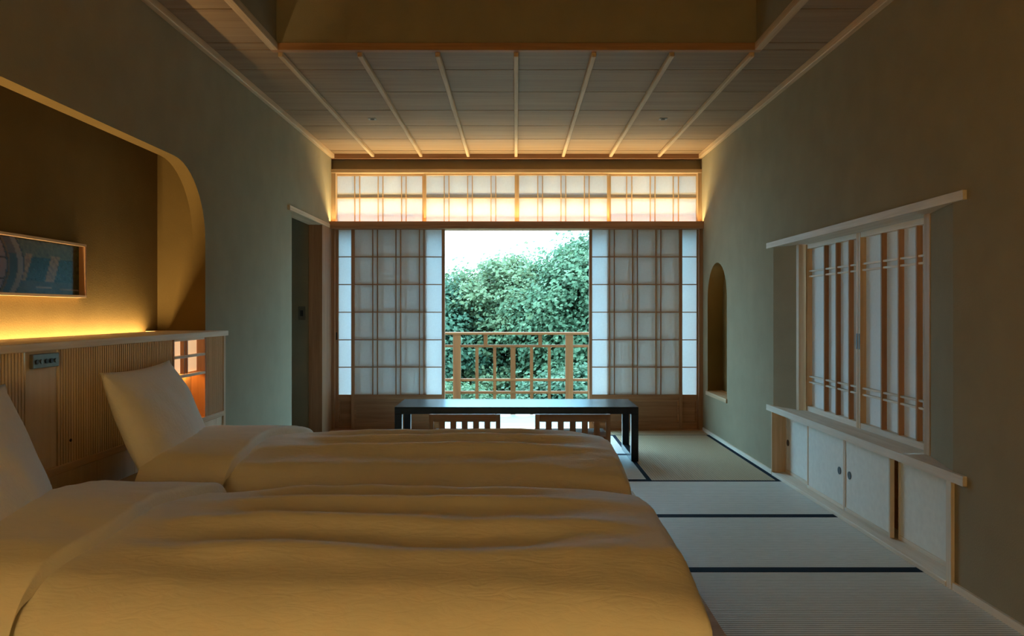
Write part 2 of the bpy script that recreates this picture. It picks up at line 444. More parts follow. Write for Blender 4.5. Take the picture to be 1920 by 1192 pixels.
# side window: two sashes with deep uprights and paired thin bars
win = thing('window_1', (1.9, 4.27, 0.467), 'side window with two paper sashes of deep wooden uprights', 'window', kind='structure')
for ya, yb in ((WY1 - 0.018, WY1 + 0.03), (WY0 - 0.03, WY0 + 0.022)):
    box('jamb', (XW - 0.012, 1.965), (ya, yb), (0.467, 1.539), M['hinoki_z'], win, 0.002)
def sash(y0, y1, bars, hand):
    s = thing('sash', (1.9, (y0 + y1) / 2, 0.467), parent=win)
    z0, z1, st = 0.469, 1.535, 0.024
    for a, b_ in ((y0, y0 + st), (y1 - st, y1)):
        box('stile', (1.868, 1.905), (a, b_), (z0, z1), M['hinoki_z'] , s, 0.001)
    box('top_rail', (1.870, 1.905), (y0 + st, y1 - st), (z1 - 0.028, z1), M['ash_y'], s)
    box('bottom_rail', (1.870, 1.905), (y0 + st, y1 - st), (z0, z0 + 0.032), M['ash_y'], s)
    for b_ in bars:
        box('upright', (1.873, 1.900), (b_ - 0.006, b_ + 0.006), (z0 + 0.032, z1 - 0.028), M['cedar_z'], s)
    for zb in (1.364, 1.330, 0.690, 0.655):
        box('cross_bar', (1.879, 1.8985), (y0 + st, y1 - st), (zb - 0.005, zb + 0.005), M['ash_y'], s)
    e = [y0 + st] + sorted(bars) + [y1 - st]
    for a, b_ in zip(e[:-1], e[1:]):
        box('paper_pane', (1.9005, 1.9025), (a, b_), (z0 + 0.02, z1 - 0.02), M['side_paper'], s)
    box('finger_pull', (1.8665, 1.8685), (hand - 0.006, hand + 0.006), (0.90, 0.985), M['dark_metal'], s)
sash(4.262, 5.030, [YR(x, 1.873) for x in (1545, 1567, 1591)], 4.275)
sash(3.512, 4.258, [YR(x, 1.873) for x in (1652, 1684, 1718)], 4.246)

# low cupboard under the sill: four sliding panels
cup = thing('sliding_door_cupboard', (1.80, 4.2, 0), 'low built-in cupboard with four white paper sliding panels under the sill', 'cupboard')
box('track', (XR - 0.016, 1.90), (3.14, 5.275), (0, 0.022), M['ash_y'], cup, 0.002)
box('post', (XR - 0.014, 1.90), (5.275, 5.29), (0, 0.427), M['hinoki_z'], cup)
box('post', (XR - 0.014, 1.90), (3.105, 3.142), (0, 0.427), M['ash_z'], cup)
box('top_track', (XR + 0.02, 1.90), (3.142, 5.275), (0.415, 0.427), M['ash_y'], cup)
box('back_board', (1.90, 1.91), (3.105, 5.29), (0, 0.427), M['cedar_y'], cup)
def fusuma(y0, y1, xf, pull):
    p = thing('sliding_panel', (xf, (y0 + y1) / 2, 0.022), parent=cup)
    st = 0.013
    for a, b_ in ((y0, y0 + st), (y1 - st, y1)):
        box('stile', (xf, xf + 0.022), (a, b_), (0.023, 0.415), M['ash_z'], p, 0.001)
    box('top_rail', (xf, xf + 0.022), (y0 + st, y1 - st), (0.403, 0.415), M['ash_y'], p)
    box('bottom_rail', (xf, xf + 0.022), (y0 + st, y1 - st), (0.023, 0.043), M['ash_y'], p)
    box('paper_face', (xf + 0.004, xf + 0.018), (y0 + st, y1 - st), (0.043, 0.403), M['fusuma'], p)
    disc('finger_pull', (xf + 0.001, pull, 0.225), 'x', 0.021, 0.0035, M['dark_metal'], p)
fusuma(4.755, 5.275, 1.822, 5.235)
fusuma(4.262, 4.800, 1.790, 4.325)
fusuma(3.735, 4.256, 1.790, 4.195)
fusuma(3.142, 3.72, 1.822, 3.19)

# ------------------------------------------------------------------ far wall: upper band, kamoi, transom, doors
wf = tag(mesh('wall_far', [(XL, 7.385, 2.40), (XR, 7.385, 2.40), (XR, 7.385, ZC), (XL, 7.385, ZC)], [(0, 1, 2, 3)], M['plaster']),
         'narrow plaster band above the paper transom', 'wall', kind='structure')
tag(box('trim_7', (XL, XR), (7.30, 7.385), (2.536, ZC), M['cedar_x']), 'dark red cedar strip where the ceiling meets the far wall', 'trim', kind='structure')
tag(box('trim_8', (XL, XR), (7.315, 7.46), (2.405, 2.440), M['hinoki_x'], bev=0.002), 'wooden head rail on top of the paper transom', 'trim', kind='structure')
KY = 7.24
tag(box('trim_9', (XL, XR), (KY, 7.46), (1.876, 1.900), M['cedar_x']), 'cedar lintel over the paper sliding doors', 'lintel', kind='structure')
tag(box('trim_10', (XL, XR + 0.0), (KY, KY + 0.02), (1.9005, 1.942), M['cedar_x']), 'front lip of the lintel hiding a light strip', 'trim', kind='structure')
for a, b_ in ((XL, XL + 0.04), (XR - 0.035, XR)):
    tag(box('trim_11', (a, b_), (7.28, 7.42), (0.004, 1.876), M['cedar_z']), 'cedar door jamb beside the ' + ('corridor post' if a < 0 else 'arched niche'), 'jamb', kind='structure')
    tag(box('trim_12', (a, b_), (7.325, 7.42), (1.90, 2.405), M['hinoki_z']), 'wooden jamb of the transom ' + ('above the corridor post' if a < 0 else 'on the arched niche side'), 'jamb', kind='structure')

def lattice(parent, Y, xs, zs, x0, x1, z0, z1, mv, mh, t=0.0085, d=0.014, pane=True, mat='paper'):
    """vertical and horizontal bars plus one paper pane per cell, paper on the outer side"""
    for x in xs:
        box('muntin', (x - t / 2, x + t / 2), (Y, Y + d), (z0, z1), mv, parent)
    for z in zs:
        box('cross_muntin', (x0, x1), (Y + 0.001, Y + d - 0.001), (z - t / 2, z + t / 2), mh, parent)
    ex, ez = [x0] + sorted(xs) + [x1], [z0] + sorted(zs) + [z1]
    for a, b_ in zip(ex[:-1], ex[1:]):
        for c, e in zip(ez[:-1], ez[1:]):
            box('paper_pane', (a, b_), (Y + d, Y + d + 0.0015), (c, e), M[mat], parent)

def shoji(n, Y, px0, px1, bars, label):
    x0, x1 = PX(px0, Y), PX(px1, Y)
    d = thing('door_%d' % n, ((x0 + x1) / 2, Y, 0.004), label, 'sliding door', 'paper sliding doors of the opening', 'structure')
    st, dp = 0.029, 0.03
    z0, z1 = 0.006, 1.874
    zp0, zp1 = PZ(740, Y), PZ(430, Y)
    for a, b_ in ((x0, x0 + st), (x1 - st, x1)):
        box('stile', (a, b_), (Y, Y + dp), (z0, z1), M['cedar_z'], d, 0.002)
    a, b_ = x0 + st, x1 - st
    box('top_rail', (a, b_), (Y + 0.002, Y + dp), (zp1, z1), M['cedar_x'], d)
    zr = PZ(749, Y)
    box('middle_rail', (a, b_), (Y + 0.001, Y + dp), (zr, zp0), M['cedar_x'], d, 0.001)
    zb = 0.062
    box('bottom_rail', (a, b_), (Y + 0.001, Y + dp), (z0, zb), M['cedar_x'], d, 0.001)
    hip = box('hip_board', (a, b_), (Y + 0.014, Y + 0.024), (zb, zr), M['cedar_x'], d)
    m = 0.017
    for q in ((a, b_, zb, zb + m), (a, b_, zr - m, zr), (a, a + m, zb + m, zr - m), (b_ - m, b_, zb + m, zr - m)):
        box('moulding', (q[0], q[1]), (Y + 0.004, Y + 0.014), (q[2], q[3]), M['cedar_x'], hip, 0.003)
    lattice(d, Y + (0.010 if Y < 7.31 else 0.0002), [PX(p, Y) for p in bars], [PZ(p, Y) for p in (481.3, 533.2, 585.2, 637, 688.4)], a, b_, zp0, zp1, M['cedar_z'], M['cedar_x'], d=0.0185)
    return d, x0, x1

def z2(x): return 600 + x / 2.595                # zoom pixel of the crop used for measuring
YFR, YRE = 7.295, 7.3253
d, x0, x1 = shoji(1, YRE, 628.5, 799.5, [z2(x) for x in (168, 191, 281, 304, 395, 418)], 'rear paper sliding door beside the corridor post, overlapped by another')
box('finger_pull', (x0 + 0.008, x0 + 0.02), (YRE - 0.001, YRE + 0.001), (0.84, 0.91), M['dark_metal'], d)
d, x0, x1 = shoji(2, YFR, 658.3, 834, [z2(x) for x in (255, 278, 368, 391, 483, 505)], 'front paper sliding door bordering the opening on the corridor side')
d, x0, x1 = shoji(3, YFR, 1104.5, 1279.5, [z2(x) for x in (1410, 1433, 1522, 1546, 1636, 1660)], 'front paper sliding door bordering the opening on the arched niche side')
d, x0, x1 = shoji(4, YRE, 1138.5, 1312.5, [z2(x) for x in (1503, 1526, 1617, 1640, 1731, 1754)], 'rear paper sliding door beside the arched niche, overlapped by another')
box('finger_pull', (x1 - 0.02, x1 - 0.008), (YRE - 0.001, YRE + 0.001), (0.84, 0.91), M['dark_metal'], d)

YT = 7.345
def transom(n, pa, pb, bars, dy, label):
    Y = YT + dy
    x0, x1 = PX(z2(pa), Y), PX(z2(pb), Y)
    w = thing('window_%d' % n, ((x0 + x1) / 2, Y, 1.90), label, 'transom', 'paper transom panels', 'structure')
    z0, z1, st = 1.901, 2.404, 0.02
    for a, b_ in ((x0, x0 + st), (x1 - st, x1)):
        box('stile', (a, b_), (Y, Y + 0.026), (z0, z1), M['hinoki_z'], w)
    box('top_rail', (x0 + st, x1 - st), (Y + 0.001, Y + 0.026), (z1 - 0.017, z1), M['hinoki_x'], w)
    box('bottom_rail', (x0 + st, x1 - st), (Y + 0.001, Y + 0.026), (z0, z0 + 0.02), M['hinoki_x'], w)
    lattice(w, Y + 0.006, [PX(z2(b_), Y) for b_ in bars], [PZ(370.8, Y)], x0 + st, x1 - st, z0 + 0.02, z1 - 0.017, M['hinoki_z'], M['hinoki_x'])
transom(2, 72, 508, (168, 192, 282, 305, 396, 418), 0.03, 'paper transom panel above the corridor side sliding doors')
transom(3, 506, 958, (604, 627, 718, 741, 832, 855), 0, 'paper transom panel over the opening, on the corridor side')
transom(4, 958, 1408, (1060, 1083, 1173, 1196, 1287, 1310), 0, 'paper transom panel over the opening, on the arched niche side')
transom(5, 1405, 1842, (1493, 1518, 1608, 1631, 1720, 1745), 0.03, 'paper transom panel above the arched niche side sliding doors')

# cove light strip behind the lintel lip, shining up the paper and onto the ceiling
area('cove_led', (0.0, 7.276, 1.928), (math.pi + math.radians(38), 0, 0), 3.40, 0.014, 15, (1.0, 0.80, 0.38))

# ------------------------------------------------------------------ ceiling
CO_X0, CO_X1, CO_Y0, CO_Y1, CO_Z = -1.349, 1.355, 0.6, 4.40, 3.15
cl = thing('ceiling', (0, 3, ZC), 'cedar board ceiling with battens and a raised plaster coffer', 'ceiling', kind='structure')
pitch, yl = 0.479, []
y = F * (ZC - CAMH) / 301.6
edges = [7.385]
while y > YB:
    edges.append(y); y -= pitch
edges.append(YB)
g = 0.0055
def plank(x0, x1, y0, y1):
    if y1 - y0 > 0.02:
        box('ceiling_board', (x0, x1), (y0 + g, y1 - g), (ZC, ZC + 0.026), M['plank'], cl)
for y1, y0 in zip(edges[:-1], edges[1:]):
    a = max(y0, CO_Y1)
    if y1 > CO_Y1: plank(XL, XR, a, y1)
    b_ = min(y1, CO_Y0)
    if y0 < CO_Y0: plank(XL, XR, y0, b_)
    lo, hi = max(y0, CO_Y0), min(y1, CO_Y1)
    if hi > lo:
        plank(XL, CO_X0, lo, hi); plank(CO_X1, XR, lo, hi)
# backing deck above the boards with a hole for the coffer
sheet('ceiling_backing', [[(XL - 0.1, YB - 0.1), (XR + 0.1, YB - 0.1), (XR + 0.1, 7.5), (XL - 0.1, 7.5)],
                          [(CO_X0, CO_Y0), (CO_X0, CO_Y1), (CO_X1, CO_Y1), (CO_X1, CO_Y0)]], lambda x, y: (x, y, ZC + 0.03), M['dark_metal'], cl)
for px in (699, 789.5, 878, 967.5, 1056, 1145, 1236):
    x = PX(px, 7.30)
    box('batten', (x - 0.014, x + 0.014), (CO_Y1 + 0.03, 7.32), (ZC - 0.030, ZC), M['hinoki_y'], cl, 0.004)
for a, b_ in ((XL, XL + 0.035), (XR - 0.035, XR)):
    box('cornice', (a, b_), (YB, 7.30), (ZC - 0.042, ZC), M['hinoki_y'], cl, 0.004)
loop = [(CO_X0, CO_Y0), (CO_X1, CO_Y0), (CO_X1, CO_Y1), (CO_X0, CO_Y1)]
for i, (p, q) in enumerate(zip(loop, loop[1:] + loop[:1])):
    mesh('coffer_side', [(*p, ZC), (*q, ZC), (*q, CO_Z), (*p, CO_Z)], [(0, 1, 2, 3)], M['plaster'], cl)
mesh('coffer_top', [(*p, CO_Z) for p in loop], [(0, 1, 2, 3)], M['plaster'], cl)
e = 0.03
box('coffer_trim', (CO_X0 - e, CO_X1 + e), (CO_Y1 - 0.012, CO_Y1 + e), (ZC - 0.006, ZC + 0.036), M['cedar_x'], cl, 0.002)
box('coffer_trim', (CO_X0 - e, CO_X1 + e), (CO_Y0 - e, CO_Y0 + 0.012), (ZC - 0.006, ZC + 0.036), M['cedar_x'], cl, 0.002)
for a, b_ in ((CO_X0 - e, CO_X0 + 0.012), (CO_X1 - 0.012, CO_X1 + e)):
    box('coffer_trim', (a, b_), (CO_Y0 + 0.012, CO_Y1 - 0.012), (ZC - 0.006, ZC + 0.036), M['hinoki_y'], cl, 0.002)

# ceiling spotlights, switched off
for px, near in ((698, 'corridor'), (1243, 'arched niche')):
    Y = 5.98
    x = PX(px, Y)
    s = thing('recessed_spotlight', (x, Y, ZC), 'small square recessed spotlight in the cedar ceiling, %s side' % near, 'spotlight', 'recessed ceiling spotlights')
    box('plate', (x - 0.03, x + 0.03), (Y - 0.03, Y + 0.03), (ZC - 0.004, ZC), M['steel'], s, 0.001)
    disc('lens', (x, Y, ZC - 0.007), 'z', 0.016, 0.004, M['dark_metal'], s, 16)

# ------------------------------------------------------------------ headboard along the left wall
HX, SHX, HY1 = -1.615, -1.60, 4.338
hb = thing('headboard', (-1.67, 2.4, 0), 'long low wooden headboard wall with reeded panels, shelf top and lamp recess', 'headboard')
box('shelf_top', (-1.94, SHX), (0.62, HY1 + 0.012), (0.972, 1.0), M['ash_y'], hb, 0.002)
box('carcass', (XL + 0.002, -1.69), (0.62, HY1), (0, 0.90), M['cedar_y'], hb)
box('end_stile', (XL + 0.002, HX + 0.004), (HY1 - 0.03, HY1), (0, 0.972), M['hinoki_z'], hb, 0.002)
box('lower_rail', (-1.69, HX + 0.006), (0.62, HY1 - 0.03), (0.532, 0.560), M['hinoki_y'], hb, 0.002)
yy = 0.62
while yy < HY1 - 0.031:
    y2 = min(yy + 0.30, HY1 - 0.03)
    box('lower_board', (-1.69, HX - 0.004), (yy + 0.001, y2 - 0.001), (0.0, 0.532), M['reed'], hb, 0.001)
    yy = y2
def reeds(y0, y1):
    """half-round vertical reeds, about 12 mm each, joined: too fine to pick apart"""
    n = max(2, round((y1 - y0) / 0.0165))
    w = (y1 - y0) / n
    prof = [(0.17, -0.016), (0.18, -0.001), (0.5, 0.001), (0.82, -0.001), (0.83, -0.016)]
    v, f = [], []
    pts = [(y0 + (i + a) * w, HX + b_) for i in range(n) for a, b_ in prof]
    for y, x in pts:
        v += [(x, y, 0.56), (x, y, 0.972)]
    f = [(2 * i, 2 * i + 2, 2 * i + 3, 2 * i + 1) for i in range(len(pts) - 1)]
    o = mesh('reeded_panel', v, f, M['reed'], hb)
    o['kind'] = 'stuff'
YLA, YLB = 3.689, 4.052
reeds(0.62, 2.568)
box('flat_panel', (-1.69, HX - 0.002), (2.574, 2.748), (0.56, 0.972), M['reed'], hb, 0.001)
reeds(2.755, YLA - 0.012)
reeds(YLB + 0.012, HY1 - 0.03)
for yv in (YLA - 0.006, YLB + 0.006):
    box('recess_jamb', (-1.72, HX + 0.003), (yv - 0.006, yv + 0.006), (0.56, 0.972), M['cedar_z'], hb)
# lamp recess: lattice with lit paper above an open wood-lined slot
lamp = thing('lamp_recess', (-1.66, (YLA + YLB) / 2, 0.56), parent=hb)
box('lit_paper', (-1.66, -1.656), (YLA, YLB), (0.80, 0.962), M['lamp_paper'], lamp)
for yv in (3.813, 3.846):
    box('upright', (-1.636, HX - 0.002), (yv - 0.006, yv + 0.006), (0.80, 0.962), M['cedar_z'], lamp)
for zv in (0.885, 0.79):
    box('cross_bar', (-1.640, HX + 0.004), (YLA, YLB), (zv - 0.006, zv + 0.006), M['ash_y'], lamp)
box('top_bar', (-1.66, HX), (YLA, YLB), (0.962, 0.971), M['ash_y'], lamp)
box('slot_back', (-1.688, -1.684), (YLA, YLB), (0.562, 0.79), M['hinoki_z'], lamp)
area('recess_lamp', (-1.664, (YLA + YLB) / 2, 0.797), (0, 0, 0), 0.03, 0.3, 0.28, (1, 0.42, 0.07))
# steel switch plate with five round buttons, small peg hole
sp = thing('switch_plate', (HX, 2.668, 0.90), 'brushed steel switch plate with five round buttons on the headboard', 'switch')
box('plate', (HX - 0.001, HX + 0.012), (2.592, 2.742), (0.914, 0.962), M['steel'], sp, 0.002)
for k in range(5):
    disc('button', (HX + 0.0115, 2.613 + k * 0.027, 0.936), 'x', 0.008, 0.004, M['dark_metal'] if k in (0, 2, 3) else M['steel'], sp, 16)
disc('peg_hole', (HX - 0.001, YR(132, HX), PZ(825, YR(132, HX))), 'x', 0.006, 0.004, M['dark_metal'], hb, 12)
# light strip in the slot behind the shelf
area('niche_led', (-1.957, 2.44, 0.955), (math.pi, 0, 0), 0.014, 3.50, 12, WARM)
box('led_channel', (-2.0, -1.941), (0.62, NY1), (0.93, 0.952), M['steel'], hb)
box('channel_end', (-1.999, -1.94), (4.215, NY1), (0.953, 1.0), M['hinoki_y'], hb)

# framed picture on the niche back wall
PY0, PY1, PZ0, PZ1 = 1.60, 3.575, 1.168, 1.412
pic = thing('framed_picture', (NB, (PY0 + PY1) / 2, PZ0), 'long glossy picture of a dark garden in a slim wooden frame', 'picture')
fr = 0.011
box('frame_bar', (NB, NB + 0.035), (PY0, PY1), (PZ0, PZ0 + fr), M['hinoki_y'], pic)
box('frame_bar', (NB, NB + 0.035), (PY0, PY1), (PZ1 - fr, PZ1), M['hinoki_y'], pic)
for a in (PY0, PY1 - fr):
    box('frame_bar', (NB, NB + 0.035), (a, a + fr), (PZ0 + fr, PZ1 - fr), M['cedar_z'], pic)
def picture_colour(u, v):
    """u along the picture in metres from its far end, v 0..1 upwards (flat print)"""
    nz = noise.noise(Vector((u * 60, v * 14, 0))) * 0.5 + noise.noise(Vector((u * 150, v * 40, 3))) * 0.5
    if v > 0.68: c = Vector((0.07, 0.10, 0.045))
    elif v > 0.24: c = Vector((0.008, 0.028, 0.028))
    else: c = Vector((0.045, 0.055, 0.035))
    if 0.24 < v < 0.74:
        for c0, hw in ((0.20, 0.033), (0.385, 0.022)):
            if abs(u - (c0 + 0.09 * (0.5 - v))) < hw: c = Vector((0.20, 0.17, 0.07))
    if u < 0.045: c = Vector((0.05, 0.085, 0.05))
    c = c * (1 + 1.1 * nz)
    w = u - 0.22 * (v - 0.5) ** 2
    if w > 0.402:                              # pale curved rim, blue band, thin ring, lavender disc
        c = Vector((0.16, 0.20, 0.25))
        if w > 0.437: c = Vector((0.02, 0.05, 0.09)) if v < 0.72 else Vector((0.07, 0.075, 0.09))
        if w > 0.485: c = Vector((0.11, 0.09, 0.055))
        if w > 0.497: c = Vector((0.012, 0.01, 0.01))
        if w > 0.508: c = Vector((0.17, 0.18, 0.30)) if abs(v - 0.62) > 0.012 and abs(v - 0.24) > 0.012 else Vector((0.02, 0.02, 0.03))
    elif w > 0.396: c = Vector((0.01, 0.015, 0.015))
    if v < 0.10 + 0.12 * u and v > 0.085 + 0.10 * u and u < 0.32: c = Vector((0.3, 0.33, 0.3))
    return [max(0.0, t) for t in c]
nu, nv = 230, 40
vv, ff, cc = [], [], []
for i in range(nu + 1):
    for j in range(nv + 1):
        u, v = (PY1 - PY0 - 2 * fr) * i / nu, j / nv
        vv.append((NB + 0.006, PY1 - fr - u, PZ0 + fr + v * (PZ1 - PZ0 - 2 * fr)))
        cc.append(picture_colour(u, v))
for i in range(nu):
    for j in range(nv):
        k = i * (nv + 1) + j
        ff.append((k, k + 1, k + nv + 2, k + nv + 1))
mp, n, l, b = new_mat('glossy_print')
at = n.new('ShaderNodeVertexColor'); at.layer_name = 'print'
l.new(at.outputs['Color'], b.inputs['Base Color'])
b.inputs['Roughness'].default_value = 0.2
b.inputs['Specular IOR Level'].default_value = 0.15
prn = mesh('print', vv, ff, mp, pic)
ca = prn.data.color_attributes.new('print', 'FLOAT_COLOR', 'POINT')
ca.data.foreach_set('color', [t for c in cc for t in (c[0] * 1.2, c[1] * 0.8, c[2] * 0.6, 1)])

# wall switches in the corridor
for px, py, lab, w_, h_ in ((566, 587, 'dark switch plate with a tall rocker on the corridor wall', 0.018, 0.05),
                            (587, 587, 'switch plate with a small square key on the corridor wall', 0.02, 0.02),
                            (587, 777, 'low power outlet plate near the corridor floor', 0.018, 0.05)):
    Y = 6.949
    x, z = PX(px, Y), PZ(py, Y)
    s = thing('wall_switch', (x, Y, z - 0.06), lab, 'switch')
    box('cover', (x - 0.032, x + 0.032), (Y - 0.007, Y), (z - 0.06, z + 0.06), M['plate'], s, 0.002)
    box('key', (x - w_ / 2 - 0.004, x + w_ / 2 + 0.004), (Y - 0.010, Y - 0.006), (z - h_ / 2, z + h_ / 2), M['dark_metal'], s)

# ------------------------------------------------------------------ beds
def rounded(t, half, r, drop):
    """t in metres from the centre along the cloth -> (position, drop below the top)"""
    s = abs(t)
    flat = half - r
    arc_l = r * math.pi / 2
    if s <= flat: p, dz = s, 0.0
    elif s <= flat + arc_l:
        a = (s - flat) / r
        p, dz = flat + r * math.sin(a), r * (1 - math.cos(a))
    else:
        p, dz = half, r + (s - flat - arc_l)
    return math.copysign(p, t), min(dz, drop)

def duvet(y0, y1, xh, xf, zt, zlow, seed, fold_x, edge_lift):
    cy, half, r = (y0 + y1) / 2, (y1 - y0) / 2, 0.13
    drop = zt - zlow
    def surf(x, y, lift=0.0):
        v = (y - cy) / half
        uf = (xf - x)
        z = zt + 0.0
        puff = (1 - abs(v) ** 2.4)
        z += -0.055 + 0.075 * puff + edge_lift * (1 - v) * 0.5
        z += -0.015 * math.exp(-(uf / 0.10) ** 1.5) if uf > 0 else -0.015
        ph = 1.6 * noise.noise(Vector((x * 0.9, seed * 7.1, 0))) + 0.5 * noise.noise(Vector((x * 2.6, y * 2, seed)))
        amp = 0.016 * (0.9 + 0.7 * noise.noise(Vector((x * 1.1, y * 1.6, seed + 5))))
        top = min(1, max(0, (v + 0.85) / 0.5)) * min(1, max(0.15, (xf - x) / 0.40)) * min(1, max(0, (x - fold_x - 0.02) / 0.35))
        sw = 0.5 + 0.5 * math.sin(2 * math.pi * (y - y0) / 0.215 + ph * 0.9 + seed)
        z += amp * (2 * sw ** 1.5 - 1) * top
        z += 0.012 * noise.noise(Vector((x * 2.3, y * 4.0, seed + 9)))
        z += 0.004 * noise.noise(Vector((x * 9, y * 16, seed + 2)))
        return z + lift
    def cloth(xa, xb, lift, drop_m, roll_foot, roll_head, nx, ny, grow=0.0, rf=0.04):
        hl = (xb - xa) / 2
        cx = (xa + xb) / 2
        hf = half + grow
        Lf = hl - rf + rf * math.pi / 2 + (max(0, roll_foot - rf))
        Lh = hl - rf + rf * math.pi / 2 + (max(0, roll_head - rf))
        vs, fs = [], []
        for i in range(nx + 1):
            s = -Lh + (Lh + Lf) * i / nx
            px, dx = rounded(s, hl, rf, roll_foot if s > 0 else roll_head)
            for j in range(ny + 1):
                k = min(1, max(0, (cx + px - xf + 0.55) / 0.55))
                ri = r + (0.045 - r) * k * k * (3 - 2 * k)
                Li = hf - ri + ri * math.pi / 2 + max(0, drop_m - ri)
                t = -Li + 2 * Li * j / ny
                py, dy = rounded(t, hf, ri, drop_m)
                x, y = cx + px, cy + py
                dz = (dx ** 4 + dy ** 4) ** 0.25
                k = math.exp(-dz / 0.10)
                z = zt + (surf(x, max(y0, min(y1, y)), lift) - zt) * (0.25 + 0.75 * k) - dz
                # soft bulges where the cloth hangs
                hang = min(1, max(0, dz - 0.05) / 0.1)
                bul = 0.015 * noise.noise(Vector((x * 5, y * 5, z * 3 + seed))) * hang
                vs.append((x + (bul if dx > 0.05 else 0), y + (bul if dy > 0.05 else 0) * math.copysign(1, py), max(z, zlow)))
        for i in range(nx):
            for j in range(ny):
                a = i * (ny + 1) + j
                fs.append((a, a + ny + 1, a + ny + 2, a + 1))
        return vs, fs
    d = thing('duvet', ((xh + xf) / 2, cy, zlow))
    v, f = cloth(xh, xf, 0, drop, drop, 0.07, 130, 90)
    c = mesh('cover', v, f, M['duvet'], d, smooth=True)
    v, f = cloth(xh - 0.015, fold_x, 0.036, drop - 0.02, 0.050, 0.10, 100, 90, 0.016, 0.012)
    # the turned-back cuff ends in a slightly wavy hem
    v = [(x + (0.05 * noise.noise(Vector((y * 2.2, seed, 4))) + 0.03 * (y - cy)) * max(0, (x - xh) / (fold_x - xh)), y, z) for x, y, z in v]
    k = mesh('turned_back_cuff', v, f, M['duvet'], d, smooth=True)
    return d

def pillow(c, w, h, t, lean, yaw, seed):
    """w along y, h up the lean, thickness t; c = middle of the lower edge"""
    n = 28
    vs, fs = [], []
    R = Matrix.Rotation(yaw, 3, 'Z') @ Matrix.Rotation(lean, 3, 'Y')
    for side in (1, -1):
        for i in range(n + 1):
            for j in range(n + 1):
                u, v = -1 + 2 * i / n, -1 + 2 * j / n
                ed = max(0.0, (1 - abs(u) ** 2.4)) ** 0.6 * max(0.0, (1 - abs(v) ** 2.4)) ** 0.6
                pin = 1 - 0.07 * (1 - abs(u) ** 2) * abs(v) ** 3
                pin2 = 1 - 0.08 * (1 - abs(v) ** 2) * abs(u) ** 3
                a, b_ = u * w / 2 * pin2, v * h / 2 * pin
                th = side * t / 2 * ed
                th += 0.010 * noise.noise(Vector((a * 6, b_ * 6, seed))) * ed + 0.006 * noise.noise(Vector((a * 15 + b_ * 8, b_ * 5, seed + 3))) * ed
                sag = 0.03 * (v - 1) ** 2 * (1 if side > 0 else 0.4) * ed * 0.5
                p = R @ Vector((th + sag, a, b_ + h / 2))
                vs.append(Vector(c) + p)
    m = (n + 1) ** 2
    for k in (0, 1):
        for i in range(n):
            for j in range(n):
                a = k * m + i * (n + 1) + j
                q = (a, a + n + 1, a + n + 2, a + 1)
                fs.append(q if k == 0 else q[::-1])
    o = mesh('pillow', vs, fs, M['pillow'], None, smooth=True)
    bm = bmesh.new(); bm.from_mesh(o.data); bmesh.ops.remove_doubles(bm, verts=bm.verts, dist=0.0006); bmesh.ops.recalc_face_normals(bm, faces=bm.faces); bm.to_mesh(o.data); bm.free()
    o.data.polygons.foreach_set('use_smooth', [True] * len(o.data.polygons))
    return o

def bed(y0, y1, seed, lift, which):
    b = thing('bed', (-0.5, (y0 + y1) / 2, 0), 'low wooden platform bed with mattress, ' + which, 'bed', 'twin beds')
    box('platform', (-1.60, 0.592), (y0 - 0.02, y1 + 0.02), (0.10, 0.20), M['hinoki_x'], b, 0.004)
    box('plinth', (-1.60, 0.50), (y0 + 0.05, y1 - 0.05), (0.0, 0.10), M['cedar_x'], b)
    box('mattress', (-1.595, 0.375), (y0 + 0.05, y1 - 0.05), (0.20, 0.445), M['mattress'], b, 0.04)
    d = duvet(y0, y1, -1.375, 0.42, 0.522, 0.215, seed, -1.05, lift)
    tag(d, 'cream duvet, head end folded back, on the bed ' + which, 'duvet', 'cream duvets')
bed(1.665, 2.745, 1.3, 0.0, 'away from the table')
bed(2.835, 3.925, 4.7, 0.035, 'next to the black table')
tag(pillow((-1.398, 3.25, 0.452), 0.76, 0.46, 0.18, math.radians(-21), math.radians(6), 2.0), 'cream pillow leaning on the reeded headboard, on the bed next to the black table', 'pillow', 'cream pillows')
tag(pillow((-1.398, 2.05, 0.452), 0.76, 0.46, 0.18, math.radians(-21), math.radians(3), 6.0), 'cream pillow leaning on the headboard, on the bed away from the table', 'pillow', 'cream pillows')

# ------------------------------------------------------------------ table and two low chairs
TX0, TX1, TY0, TY1, TZ = -0.89, 0.902, 5.737, 6.262, 0.404
tb = thing('low_table', (0, 6.0, 0), 'long low black lacquer table in front of the opening', 'table')
box('table_top', (TX0, TX1), (TY0, TY1), (TZ - 0.012, TZ), M['black'], tb, 0.001)
for ya, yb in ((TY0, TY0 + 0.045), (TY1 - 0.045, TY1)):
    box('apron', (TX0 + 0.05, TX1 - 0.05), (ya, yb), (TZ - 0.052, TZ - 0.012), M['black'], tb)
for xa, xb in ((TX0, TX0 + 0.053), (TX1 - 0.053, TX1)):
    box('top_bar', (xa, xb), (TY0, TY1), (TZ - 0.052, TZ - 0.012), M['black'], tb)
    for ya, yb in ((TY0, TY0 + 0.053), (TY1 - 0.053, TY1)):
        box('leg', (xa, xb), (ya, yb), (0.003, TZ - 0.052), M['black'], tb, 0.002)
    box('foot_bar', (xa, xb), (TY0 + 0.053, TY1 - 0.053), (0.003, 0.05), M['black'], tb, 0.002)
